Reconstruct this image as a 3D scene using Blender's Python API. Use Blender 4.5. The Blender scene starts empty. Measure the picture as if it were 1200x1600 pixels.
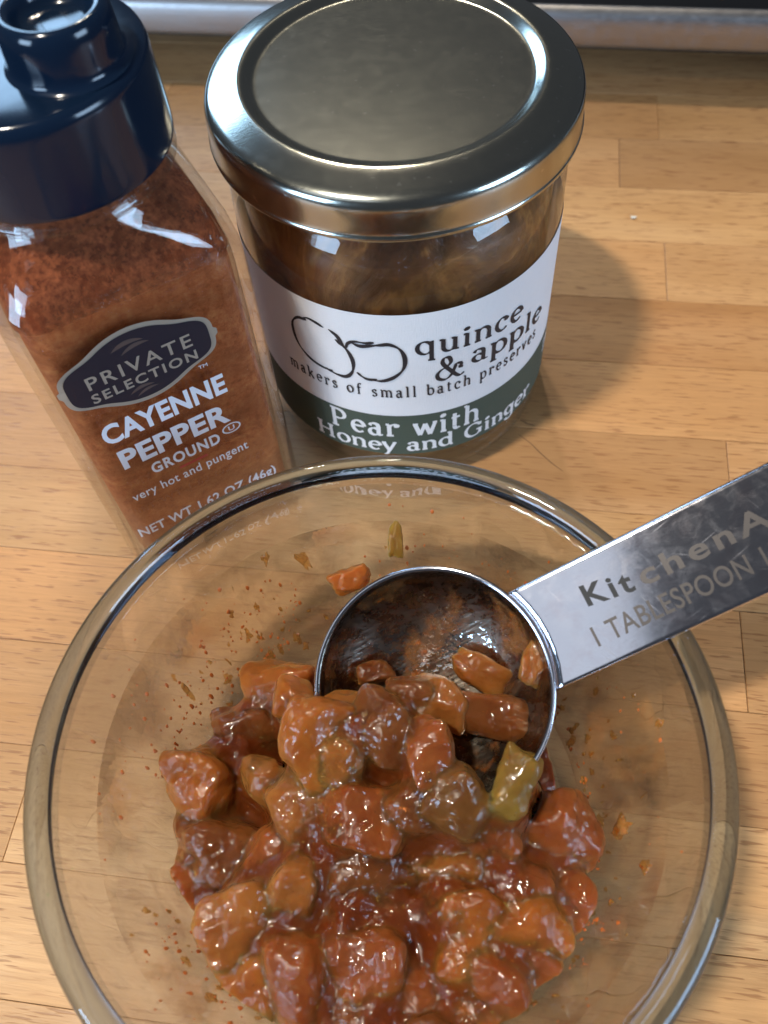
import bpy, math, random
import numpy as np
from mathutils import Vector, Matrix, Euler, noise

SC = bpy.context.scene
COL = SC.collection
R = math.radians
random.seed(7)
rng = np.random.default_rng(7)

# ------------------------------------------------------------------ camera
cd = bpy.data.cameras.new('camera')
cam = bpy.data.objects.new('camera', cd); COL.objects.link(cam)
pit, rol = R(58.4), R(-5.8)
fwd = Vector((0, math.cos(pit), -math.sin(pit))); rgt = Vector((1, 0, 0)); upv = rgt.cross(fwd)
RR = rgt*math.cos(rol) + upv*math.sin(rol); UU = -rgt*math.sin(rol) + upv*math.cos(rol)
M = Matrix((RR, UU, -fwd)).transposed().to_4x4(); M.translation = (0, 0, .1854)
cam.matrix_world = M
cd.sensor_fit = 'VERTICAL'; cd.sensor_height = 24; cd.sensor_width = 18; cd.lens = 21.0
cd.clip_start = .005; cd.clip_end = 20
cd.dof.use_dof = True; cd.dof.focus_distance = .172; cd.dof.aperture_fstop = 14
SC.camera = cam

# ------------------------------------------------------------------ world and lamps
W = bpy.data.worlds.new('World'); SC.world = W; W.use_nodes = True
bg = W.node_tree.nodes['Background']; bg.inputs[0].default_value = (.80, .86, 1, 1); bg.inputs[1].default_value = .07

def lamp(name, kind, loc, watts, color, size=.05, size_y=None, aim=None):
    l = bpy.data.lights.new(name, kind); o = bpy.data.objects.new(name, l); COL.objects.link(o)
    o.location = loc; l.energy = watts; l.color = color
    if kind == 'AREA':
        l.shape = 'RECTANGLE'; l.size = size; l.size_y = size_y or size
        d = Vector(aim) - Vector(loc); o.rotation_euler = d.to_track_quat('-Z', 'Y').to_euler()
    else:
        l.shadow_soft_size = size
    return o
WARM = (1, .86, .68); WARM2 = (1, .86, .66); COOL = (.50, .72, 1)
for dx, dy in ((-.026, .018), (0, 0), (.026, -.018)):      # ceiling lamp: soft cone edge stands in for overhead shade near the stove
    o = lamp('ceiling_lamp', 'SPOT', (-.385+dx, -.085+dy, 1.2), 18.5, (1, .92, .79), .020)
    o.data.spot_size = R(44); o.data.spot_blend = .35
    o.rotation_euler = (Vector((.015, -.212, 0))-Vector(o.location)).to_track_quat('-Z', 'Y').to_euler()
lamp('hood_bulb', 'POINT', (-.09, .76, .86), 7.4, (1, .86, .67), .018)
lamp('hood_bulb', 'POINT', (.02, .75, .86), 7.4, (1, .86, .67), .018)
for z in (.62, 1.10):
    lamp('window_back', 'AREA', (-.80, 1.8, z), 11, (.42, .68, 1), .8, .42, (0, .1, .05))
lamp('window_right', 'AREA', (1.35, -.80, .50), 20, COOL, .70, .60, (0, .1, .05))
lamp('window_left', 'AREA', (-1.35, -.85, .48), 22, COOL, .65, .60, (0, .1, .05))
lamp('added_bounce_panel', 'AREA', (-1.25, -.9, 2.1), 5.5, (.80, .88, 1), 1.5, 1.3, (-1.25, -.9, 0))  # added panel for ceiling bounce, its edge placed for the handle's reflection

SC.view_settings.view_transform = 'Standard'; SC.view_settings.look = 'None'
SC.view_settings.exposure = 0; SC.view_settings.gamma = 1
SC.render.engine = 'CYCLES'
cy = SC.cycles
cy.use_denoising = True; cy.max_bounces = 16; cy.transmission_bounces = 12; cy.transparent_max_bounces = 24
cy.glossy_bounces = 6; cy.diffuse_bounces = 4; cy.sample_clamp_indirect = 6; cy.blur_glossy = .3

# ------------------------------------------------------------------ helpers
def mesh(name, verts, faces, mat=None, parent=None, smooth=True, loc=None):
    me = bpy.data.meshes.new(name); me.from_pydata([tuple(v) for v in verts], [], faces); me.update()
    if smooth: me.polygons.foreach_set('use_smooth', [True]*len(me.polygons))
    if mat: me.materials.append(mat)
    o = bpy.data.objects.new(name, me); COL.objects.link(o)
    if parent: o.parent = parent
    if loc is not None: o.location = loc
    return o
def thing(name, label, cat, loc=(0, 0, 0), rotz=0, group=None):
    o = bpy.data.objects.new(name, None); COL.objects.link(o); o.empty_display_size = .01
    o.location = loc; o.rotation_euler = (0, 0, rotz); return tag(o, label, cat, group)
def tag(o, label, cat, group=None):
    o['label'] = label; o['category'] = cat
    if group: o['group'] = group
    return o
def lathe(prof, n=128, closed=False):
    vs, fs = [], []; m = len(prof)
    for i in range(n):
        a = 2*math.pi*i/n; c, s = math.cos(a), math.sin(a)
        for r, z in prof: vs.append((r*c, r*s, z))
    for i in range(n):
        j = (i+1) % n
        for k in range(m if closed else m-1):
            l = (k+1) % m
            fs.append((i*m+k, j*m+k, j*m+l, i*m+l))
    return vs, fs
def smooth_prof(pts, it=2):
    p = [np.array(q, float) for q in pts]
    for _ in range(it):
        q = [p[0]]
        for a, b in zip(p[:-1], p[1:]): q += [a*.75+b*.25, a*.25+b*.75]
        q.append(p[-1]); p = q
    return [tuple(x) for x in p]
def loft(rings, closed_ends=(False, False)):
    n = len(rings[0]); vs = [tuple(v) for r in rings for v in r]; fs = []
    for k in range(len(rings)-1):
        for i in range(n):
            j = (i+1) % n
            fs.append((k*n+i, k*n+j, (k+1)*n+j, (k+1)*n+i))
    if closed_ends[0]: fs.append(tuple(range(n))[::-1])
    if closed_ends[1]: fs.append(tuple((len(rings)-1)*n+i for i in range(n)))
    return vs, fs

class NT:
    def __init__(s, name):
        s.m = bpy.data.materials.new(name); s.m.use_nodes = True; s.t = s.m.node_tree
        s.n = s.t.nodes; s.n.clear(); s.out = s.n.new('ShaderNodeOutputMaterial')
    def add(s, typ, **kw):
        nd = s.n.new('ShaderNode'+typ); 
        for k, v in kw.items():
            if k in nd.inputs.keys() and not hasattr(type(nd), k): s.set(nd, k, v)
            else: setattr(nd, k, v)
        return nd
    def set(s, nd, k, v):
        i = nd.inputs[k]
        if isinstance(v, bpy.types.NodeSocket): s.t.links.new(v, i)
        elif isinstance(v, (tuple, list)) and len(v) == 3 and i.type == 'RGBA': i.default_value = (*v, 1)
        else: i.default_value = v
    def noise(s, vec, scale, detail=4, rough=.55, dist=0):
        nd = s.n.new('ShaderNodeTexNoise'); s.set(nd, 'Scale', scale); s.set(nd, 'Detail', detail); s.set(nd, 'Roughness', rough); s.set(nd, 'Distortion', dist)
        if vec is not None: s.t.links.new(vec, nd.inputs['Vector'])
        return nd.outputs['Fac']
    def ramp(s, fac, stops, interp='LINEAR'):
        nd = s.n.new('ShaderNodeValToRGB'); s.t.links.new(fac, nd.inputs['Fac']); cr = nd.color_ramp; cr.interpolation = interp
        while len(cr.elements) < len(stops): cr.elements.new(.5)
        for e, (p, c) in zip(cr.elements, stops):
            e.position = p; e.color = (c, c, c, 1) if isinstance(c, (int, float)) else (*c, 1)
        return nd.outputs['Color']
    def mix(s, fac, a, b, mode='MIX'):
        nd = s.n.new('ShaderNodeMix'); nd.data_type = 'RGBA'; nd.blend_type = mode; nd.clamp_factor = True
        for k, v in ((0, fac), (6, a), (7, b)):
            if isinstance(v, bpy.types.NodeSocket): s.t.links.new(v, nd.inputs[k])
            elif isinstance(v, (tuple, list)): nd.inputs[k].default_value = (*v, 1)
            else: nd.inputs[k].default_value = v
        return nd.outputs[2]
    def math(s, op, a, b=0.0):
        nd = s.n.new('ShaderNodeMath'); nd.operation = op
        for k, v in ((0, a), (1, b)):
            if isinstance(v, bpy.types.NodeSocket): s.t.links.new(v, nd.inputs[k])
            else: nd.inputs[k].default_value = v
        return nd.outputs[0]
    def map(s, vec, scale=(1, 1, 1), rot=(0, 0, 0), loc=None):
        nd = s.n.new('ShaderNodeMapping'); s.t.links.new(vec, nd.inputs['Vector']); nd.inputs['Scale'].default_value = scale; nd.inputs['Rotation'].default_value = rot
        if loc is not None: s.set(nd, 'Location', loc)
        return nd.outputs[0]
    def obj(s): return s.add('TexCoord').outputs['Object']
    def bump(s, h, strength, dist=.001):
        nd = s.n.new('ShaderNodeBump'); s.t.links.new(h, nd.inputs['Height']); nd.inputs['Strength'].default_value = strength; nd.inputs['Distance'].default_value = dist
        return nd.outputs[0]
    def shmix(s, fac, a, b):
        nd = s.n.new('ShaderNodeMixShader')
        if isinstance(fac, bpy.types.NodeSocket): s.t.links.new(fac, nd.inputs[0])
        else: nd.inputs[0].default_value = fac
        s.t.links.new(a, nd.inputs[1]); s.t.links.new(b, nd.inputs[2]); return nd.outputs[0]
    def bsdf(s, **kw):
        nd = s.n.new('ShaderNodeBsdfPrincipled')
        for k, v in kw.items(): s.set(nd, k.replace('_', ' '), v)
        return nd.outputs[0]
    def done(s, sh): s.t.links.new(sh, s.out.inputs['Surface']); return s.m

def simple(name, col, rough=.5, metal=0, **kw):
    t = NT(name); return t.done(t.bsdf(Base_Color=col, Roughness=rough, Metallic=metal, **kw))

# ------------------------------------------------------------------ materials
def wood_mat():
    t = NT('beech_wood'); oi = t.add('ObjectInfo'); o = t.obj()
    comb = t.add('CombineXYZ'); 
    for k, f in (('X', 3.1), ('Y', 7.7), ('Z', 5.3)): t.set(comb, k, t.math('MULTIPLY', oi.outputs['Random'], f))
    v = t.add('VectorMath', operation='ADD'); t.t.links.new(o, v.inputs[0]); t.t.links.new(comb.outputs[0], v.inputs[1]); v = v.outputs[0]
    big = t.noise(t.map(v, (5, 38, 38)), 1, 3, .5, .8)
    fib = t.noise(t.map(v, (55, 1500, 400)), 1, 5, .65)
    fl = t.noise(t.map(v, (170, 1750, 600)), 1, 1.5, .5)
    fl2 = t.noise(t.map(v, (80, 900, 300), loc=(.3, .2, .1)), 1, 2, .5)
    mot = t.noise(v, 26, 4, .6)
    c = t.ramp(big, [(.25, (.435, .235, .095)), (.5, (.53, .302, .132)), (.75, (.60, .37, .182))])
    c = t.mix(1, c, oi.outputs['Color'], 'MULTIPLY')
    c = t.mix(t.ramp(fib, [(.35, .34), (.62, 0)]), c, (.29, .14, .055))
    dash = t.ramp(fl, [(.585, 0), (.67, 1)])
    c = t.mix(t.math('MULTIPLY', dash, .62), c, (.235, .095, .035))
    c = t.mix(t.math('MULTIPLY', t.ramp(fl2, [(.64, 0), (.75, 1)]), .5), c, (.31, .125, .045))
    c = t.mix(t.math('MULTIPLY', t.ramp(mot, [(.5, 0), (.75, 1)]), .16), c, (.30, .145, .06))
    fine = t.noise(t.map(v, (300, 2600, 900)), 1, 3, .6)
    h = t.math('ADD', t.math('MULTIPLY', dash, -.6), t.math('ADD', fine, t.math('MULTIPLY', t.noise(v, 160, 3), .8)))
    return t.done(t.bsdf(Base_Color=c, Roughness=t.ramp(t.noise(v, 60, 4), [(.3, .36), (.7, .54)]), Normal=t.bump(h, .22, .0003), Specular_IOR_Level=.42))
WOOD = wood_mat()
GLUE = simple('dark_glue_line', (.09, .045, .02), .9)

def glass_mat(name, ior=1.5, tint=(1, 1, 1), refr=.35, bump=.0, bscale=120, rough=0.0):
    """wall glass: mostly straight-through, partly bent by the wavy wall, Fresnel reflection on top"""
    t = NT(name); o = t.obj()
    tr = t.add('BsdfTransparent', Color=tint).outputs[0]
    kw = {}
    if bump:
        nrm = t.bump(t.noise(t.map(o, (1.2, 1.2, .55)), bscale, 2, .5), bump, .001); kw = dict(Normal=nrm)
    rf = t.add('BsdfGlass', Color=tint, IOR=ior, Roughness=rough, **kw).outputs[0]
    gl = t.add('BsdfGlossy', Color=(1, 1, 1), Roughness=.015+rough, **kw).outputs[0]
    lw = t.add('LayerWeight', Blend=.5, **kw).outputs['Facing']
    fr = t.math('ADD', .035, t.math('MULTIPLY', t.math('POWER', lw, 4.5), .7))
    return t.done(t.shmix(refr, t.shmix(fr, tr, gl), rf))
G_RIM = None
def full_glass(name, tint, rough=0.0):
    t = NT(name); return t.done(t.add('BsdfGlass', Color=tint, IOR=1.5, Roughness=rough).outputs[0])
GL_RIM = glass_mat('rim_glass', 1.5, (.74, .81, .87), .97)
GL_BOWL = glass_mat('bowl_glass', 1.48, (.982, .99, .988), .40, .7, 95)
GL_JAR = glass_mat('jar_glass', 1.5, (.97, .985, .98), .22, .08, 60)
GL_BOT = glass_mat('bottle_glass', 1.5, (.97, .98, .977), .12, .03, 50)

def metal_mat(name, col, rough, streak=0, smudge=0, axis=(1, 1, 1), bumpy=0):
    t = NT(name); o = t.obj()
    r = t.math('ADD', rough, t.math('MULTIPLY', t.math('SUBTRACT', t.noise(t.map(o, axis), 1, 4, .6), .5), streak))
    sm = t.noise(o, 330, 5, .7, .5)
    r = t.math('ADD', r, t.math('MULTIPLY', t.ramp(sm, [(.45, 0), (.7, 1)]), smudge))
    kw = {}
    c = t.mix(t.math('MULTIPLY', t.ramp(t.noise(t.map(o, axis), 1, 3), [(.3, 1), (.7, 0)]), min(1, streak*1.2)), col, tuple(x*.72 for x in col))
    if name.startswith('satin'):
        c = t.mix(t.ramp(t.noise(t.map(o, (1, 1, 1)), 900, 1, .5), [(.72, 0), (.76, .4)]), c, (.85, .86, .82)); c = t.mix(t.math('MULTIPLY', t.ramp(t.noise(t.map(o, (160, 1700, 300)), 1, 3), [(.35, .5), (.65, 0)]), .15), c, (.40, .41, .36))
    if name.startswith('scuffed'):
        for an in (.5, -.25, 1.2):
            sc_ = t.noise(t.map(t.map(o, (1, 1, 1), (0, 0, an)), (90, 2600, 90)), 1, 1, .5); r = t.math('ADD', r, t.math('MULTIPLY', t.ramp(sc_, [(.70, 0), (.76, 1)]), .07))
        c = t.mix(t.math('MULTIPLY', t.ramp(t.noise(o, 210, 4, .65), [(.48, 0), (.72, 1)]), .35), c, (.50, .40, .42))
    if bumpy: kw['Normal'] = t.bump(t.math('ADD', t.noise(t.map(o, axis), 1, 3), t.math('MULTIPLY', t.noise(o, 900, 2), .5)), bumpy, .0002)
    return t.done(t.bsdf(Base_Color=c, Metallic=1, Roughness=r, **kw))
M_LID = metal_mat('satin_lid_metal', (.45, .46, .41), .18, .05, .02, (500, 4200, 900), .05)
M_SPOON = metal_mat('scuffed_stainless', (.60, .60, .65), .10, .03, .05, (300, 3200, 900), .012)
M_STOVE = metal_mat('brushed_stainless', (.47, .46, .46), .42, .12, .12, (30, 900, 900), .08)

def speck_plastic():
    t = NT('navy_cap_plastic'); o = t.obj()
    return t.done(t.bsdf(Base_Color=(.004, .011, .026), Roughness=t.ramp(t.noise(o, 90, 4), [(.4, .10), (.75, .20)]), Specular_IOR_Level=.4,
                         Normal=t.bump(t.noise(o, 110, 2), .06, .001)))
CAP = speck_plastic()

def powder_mat():
    t = NT('cayenne_powder'); o = t.obj()
    n1 = t.noise(o, 420, 6, .75); n2 = t.noise(o, 1300, 3, .7); n3 = t.noise(t.map(o, (1, 1, 2.2)), 55, 3, .6, .6)
    c = t.ramp(n1, [(.30, (.22, .048, .015)), (.48, (.44, .115, .036)), (.68, (.58, .21, .075))])
    c = t.mix(t.ramp(n3, [(.38, .55), (.6, 0)]), c, (.20, .045, .014))
    c = t.mix(t.math('MULTIPLY', t.ramp(n2, [(.62, 0), (.72, 1)]), .55), c, (.50, .17, .045))
    c = t.mix(t.math('MULTIPLY', t.ramp(n2, [(.28, 1), (.37, 0)]), .65), c, (.10, .018, .006))
    return t.done(t.bsdf(Base_Color=c, Roughness=.9, Normal=t.bump(t.math('ADD', n1, n2), .5, .0006), Specular_IOR_Level=.1))
POWDER = powder_mat()

TONES = dict(amber=(.58, .212, .044), orange=(.60, .190, .030), red=(.47, .130, .027), brown=(.33, .110, .026), green=(.31, .130, .028), yellow=(.42, .25, .046), syrup=(.28, .060, .011))
def jam_mat(name, sss=.0016, big=.5, clear=0.0):
    """wet cooked fruit: colour from the piece itself, light scatters inside, pitted shiny skin of jelly"""
    t = NT(name); o = t.add('NewGeometry').outputs['Position']
    v = o
    col = t.add('Attribute', attribute_name='tone').outputs['Color']
    n = t.noise(v, 170, 4, .6, .4)
    c = t.mix(t.ramp(n, [(.32, .75), (.62, 0)]), col, (.66, .52, .48), 'MULTIPLY')
    sp = t.noise(v, 1300, 2, .6)
    c = t.mix(t.math('MULTIPLY', t.ramp(sp, [(.66, 0), (.74, 1)]), .5), c, (.60, .16, .02))
    c = t.mix(t.math('MULTIPLY', t.ramp(sp, [(.25, 1), (.32, 0)]), .5), c, (.10, .02, .007))
    h = t.math('ADD', t.math('MULTIPLY', t.noise(v, 230, 2, .5), big), t.math('ADD', t.math('MULTIPLY', t.noise(v, 520, 1, .4), 1.0), t.math('MULTIPLY', t.noise(v, 1100, 0, .5), .30)))
    h = t.math('MULTIPLY', h, t.ramp(t.noise(v, 130, 2), [(.38, .30), (.62, 1)]))
    return t.done(t.bsdf(Base_Color=c, Roughness=.3, Subsurface_Weight=.9, Subsurface_Radius=(1, .56, .28), Subsurface_Scale=sss, Transmission_Weight=clear,
                         IOR=1.36, Specular_IOR_Level=0, Coat_Weight=1, Coat_Roughness=.07, Coat_IOR=1.40, Normal=t.bump(h, .3, .001), Coat_Normal=t.bump(h, .62, .0018)))
JAMM = jam_mat('cooked_pear', .0048, clear=.52); JAMS = jam_mat('jam_syrup', .0048, .7, clear=.5)
def paint(o, cols):
    at = o.data.color_attributes.new('tone', 'FLOAT_COLOR', 'POINT')
    c = np.ones((len(o.data.vertices), 4)); c[:, :3] = cols; at.data.foreach_set('color', c.ravel())

def film_mat(name, lo, hi, col, scale=70, smap=(1, 1, 1), amount=.8, wet=.12):
    """thin smear: clear where there is none, brown-orange and wet where there is"""
    t = NT(name); o = t.obj()
    n = t.noise(t.map(o, smap), scale, 5, .62, .7)
    sp = t.noise(o, 620, 2, .6)
    mask = t.math('MULTIPLY', t.ramp(n, [(lo, 0), (hi, 1)]), amount)
    c = t.mix(t.ramp(sp, [(.55, 0), (.68, 1)]), col, (.62, .16, .02))
    bs = t.bsdf(Base_Color=c, Roughness=.10, Specular_IOR_Level=.6, Normal=t.bump(t.math('ADD', n, sp), .5, .0009))
    tr = t.add('BsdfTransparent', Color=(1, .99, .97)).outputs[0]
    gl = t.add('BsdfGlossy', Roughness=.05, Normal=t.bump(t.noise(t.map(o, smap), scale*2.4, 3, .5), .5, .0012)).outputs[0]
    wetm = t.math('MULTIPLY', t.ramp(t.noise(o, 60, 3), [(.42, 0), (.6, 1)]), wet)
    return t.done(t.shmix(mask, t.shmix(wetm, tr, gl), bs))

# ------------------------------------------------------------------ countertop of beech staves
BA = R(-12.1)
counter = mesh('countertop', [(-.36, -.16, -.03), (.36, -.16, -.03), (.36, .42, -.03), (-.36, .42, -.03), (-.36, -.16, -.0037), (.36, -.16, -.0037), (.36, .42, -.0037), (-.36, .42, -.0037)],
               [(0, 3, 2, 1), (4, 5, 6, 7), (0, 1, 5, 4), (1, 2, 6, 5), (2, 3, 7, 6), (3, 0, 4, 7)], GLUE, smooth=False)
counter.rotation_euler = (0, 0, BA)
counter['kind'] = 'structure'; counter['label'] = 'butcher block countertop of glued beech staves'
def stave(s0, s1, t0, t1, tint):
    g = random.choice([.00002, .00003, .00005, .00009]); b = .00014; h = .0036
    x0, x1, y0, y1 = s0+g, s1-g, t0+g, t1-g
    dz = random.uniform(-.00006, 0)
    v = [(x0, y0, -h), (x1, y0, -h), (x1, y1, -h), (x0, y1, -h), (x0, y0, dz-b), (x1, y0, dz-b), (x1, y1, dz-b), (x0, y1, dz-b),
         (x0+b, y0+b, dz), (x1-b, y0+b, dz), (x1-b, y1-b, dz), (x0+b, y1-b, dz)]
    cx, cyy = (x0+x1)/2, (y0+y1)/2
    v = [(a-cx, c-cyy, z) for a, c, z in v]
    f = [(0, 3, 2, 1), (0, 1, 5, 4), (1, 2, 6, 5), (2, 3, 7, 6), (3, 0, 4, 7), (4, 5, 9, 8), (5, 6, 10, 9), (6, 7, 11, 10), (7, 4, 8, 11), (8, 9, 10, 11)]
    o = mesh('stave', v, f, WOOD, counter, smooth=False, loc=(cx, cyy, 0))
    o.color = (*tint, 1)
W0 = .02342
JOINTS = {10: [.0335, -.16], 11: [.046, -.12], 8: [.046, -.10], 9: [.135, -.045], 7: [.18, -.07], 6: [.16, -.05], 5: [.0585, -.19], 4: [-.07, .17], 3: [.0582, -.15], 2: [.15, -.03],
          1: [.1, -.09], 0: [.04, -.17], 12: [.10, -.06], 13: [.02, .2]}
TINT = {10: (1.0, .98, .95), 9: (1.06, 1.06, 1.02), 8: (1.02, 1.0, .98), 7: (.86, .76, .66), 6: (.95, .88, .80), 5: (.93, .87, .82), 11: (.97, .95, .9), 4: (1.06, 1.06, 1.04), 3: (1.0, .96, .93), 2: (1.02, 1.0, 1.0), 1: (1.05, 1.03, 1.0)}
for k in range(-5, 15):
    t0 = -.00045 + W0*k
    js = sorted(JOINTS.get(k, [random.uniform(-.2, -.05), random.uniform(.03, .2)])); js = [-.33] + js + [.33]
    base = TINT.get(k, (1, 1, 1))
    for a, b in zip(js[:-1], js[1:]):
        j = random.uniform(.80, 1.07); w = random.uniform(-.13, .13)
        stave(a, b, t0, t0+W0, (base[0]*j, base[1]*(j-abs(w)*.5), base[2]*(j-abs(w))))

# scratches in the wood: shallow dark knife marks, part of the counter
def strip(pts, w, z=.00003):
    vs, fs = [], []
    for i, p in enumerate(pts):
        q = pts[min(i+1, len(pts)-1)]; r = pts[max(i-1, 0)]
        d = (Vector(q)-Vector(r)).normalized(); n = Vector((-d.y, d.x)); ww = w*(.35+.65*math.sin(math.pi*(i+.4)/(len(pts)-.2)))
        vs += [(p[0]+n.x*ww, p[1]+n.y*ww, z), (p[0]-n.x*ww, p[1]-n.y*ww, z)]
        if i: fs.append((2*i-2, 2*i-1, 2*i+1, 2*i))
    return vs, fs
SCR = simple('knife_mark', (.17, .085, .04), .8)
icm = Matrix.Rotation(-BA, 3, 'Z')
for pts, w in (([(.0360, .1330), (.0385, .1300), (.0402, .1270), (.0425, .1235), (.0450, .1205)], .00013), ([(.0372, .1375), (.0386, .1362), (.0405, .1352)], .00016)):
    pts = [tuple((icm @ Vector((x, y, 0)))[:2]) for x, y in pts]
    mesh('knife_mark', *strip(pts, w), SCR, counter)

# ------------------------------------------------------------------ stove edge
SA = R(-13.2)
stove = thing('stove', 'stainless steel front edge of the stove with black top behind the jar', 'stove', (0, 0, 0), SA)
prof = smooth_prof([(.3060, .0112), (.2885, .0112), (.2868, .0122), (.2866, .0150), (.2868, .0190), (.2876, .0222), (.2896, .0236), (.2912, .0236), (.2921, .0229), (.2923, .0205)], 2)
xs = np.linspace(-.34, .34, 3)
vs = [(x, t_, z) for x in xs for t_, z in prof]; m = len(prof)
fs = [(i*m+k, i*m+k+1, (i+1)*m+k+1, (i+1)*m+k) for i in range(2) for k in range(m-1)]
mesh('steel_trim', vs, fs, M_STOVE, stove)
ENAMEL = simple('black_enamel', (.010, .010, .011), .28, 0, Specular_IOR_Level=.35)
def box(x0, x1, y0, y1, z0, z1):
    return ([(x0, y0, z0), (x1, y0, z0), (x1, y1, z0), (x0, y1, z0), (x0, y0, z1), (x1, y0, z1), (x1, y1, z1), (x0, y1, z1)],
            [(0, 3, 2, 1), (4, 5, 6, 7), (0, 1, 5, 4), (1, 2, 6, 5), (2, 3, 7, 6), (3, 0, 4, 7)])
mesh('cooktop', *box(-.34, .34, .2925, .62, .0120, .0222), ENAMEL, stove, smooth=False)
mesh('body_panel', *box(-.34, .34, .3065, .61, -.0034, .0116), simple('dark_body', (.02, .02, .02), .6), stove, smooth=False)
cv, cf = [], []
for _ in range(46):
    x, y, r = random.uniform(.0, .11), random.uniform(.2930, .325), random.uniform(.0003, .0011)
    if random.random() < .3: x = random.uniform(-.1, .0)
    b = len(cv)
    for dx, dy, dz in ((1, 0, 0), (-.3, .9, .1), (-.8, -.5, 0), (.1, .1, .9), (.3, -.9, .1)):
        cv.append((x+dx*r*random.uniform(.6, 1.2), y+dy*r*random.uniform(.6, 1.2), .02225+max(0, dz)*r))
    cf += [(b, b+1, b+3), (b+1, b+2, b+3), (b+2, b+4, b+3), (b+4, b, b+3)]
cr = mesh('cooktop_crumbs', cv, cf, simple('toasted_crumb', (.20, .10, .045), .9), None, smooth=False)
cr.rotation_euler = (0, 0, SA); cr['kind'] = 'stuff'; tag(cr, 'scattered brown crumbs on the black cooktop', 'crumbs')

# small bits on the wood
def bit(name, label, cat, loc, size, col, pts=9, flat=.35):
    vs = []; bm_pts = [Vector((random.gauss(0, 1), random.gauss(0, 1), random.gauss(0, 1))).normalized() for _ in range(pts)]
    import bmesh
    bm = bmesh.new()
    for p in bm_pts: bm.verts.new((p.x*size, p.y*size*.7, (p.z*flat+flat)*size))
    bmesh.ops.convex_hull(bm, input=bm.verts)
    me = bpy.data.meshes.new(name); bm.to_mesh(me); bm.free(); me.materials.append(simple(name+'_mat', col, .7))
    o = bpy.data.objects.new(name, me); COL.objects.link(o); o.location = loc
    return tag(o, label, cat)
bit('salt_flake', 'tiny pale flake lying on the wood right of the jar lid', 'crumb', (.0825, .2075, 0), .0012, (.72, .70, .62))
bit('herb_crumb', 'tiny green crumb on the wood at the left edge', 'crumb', (-.0900, .0300, 0), .0009, (.10, .32, .04))

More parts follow.
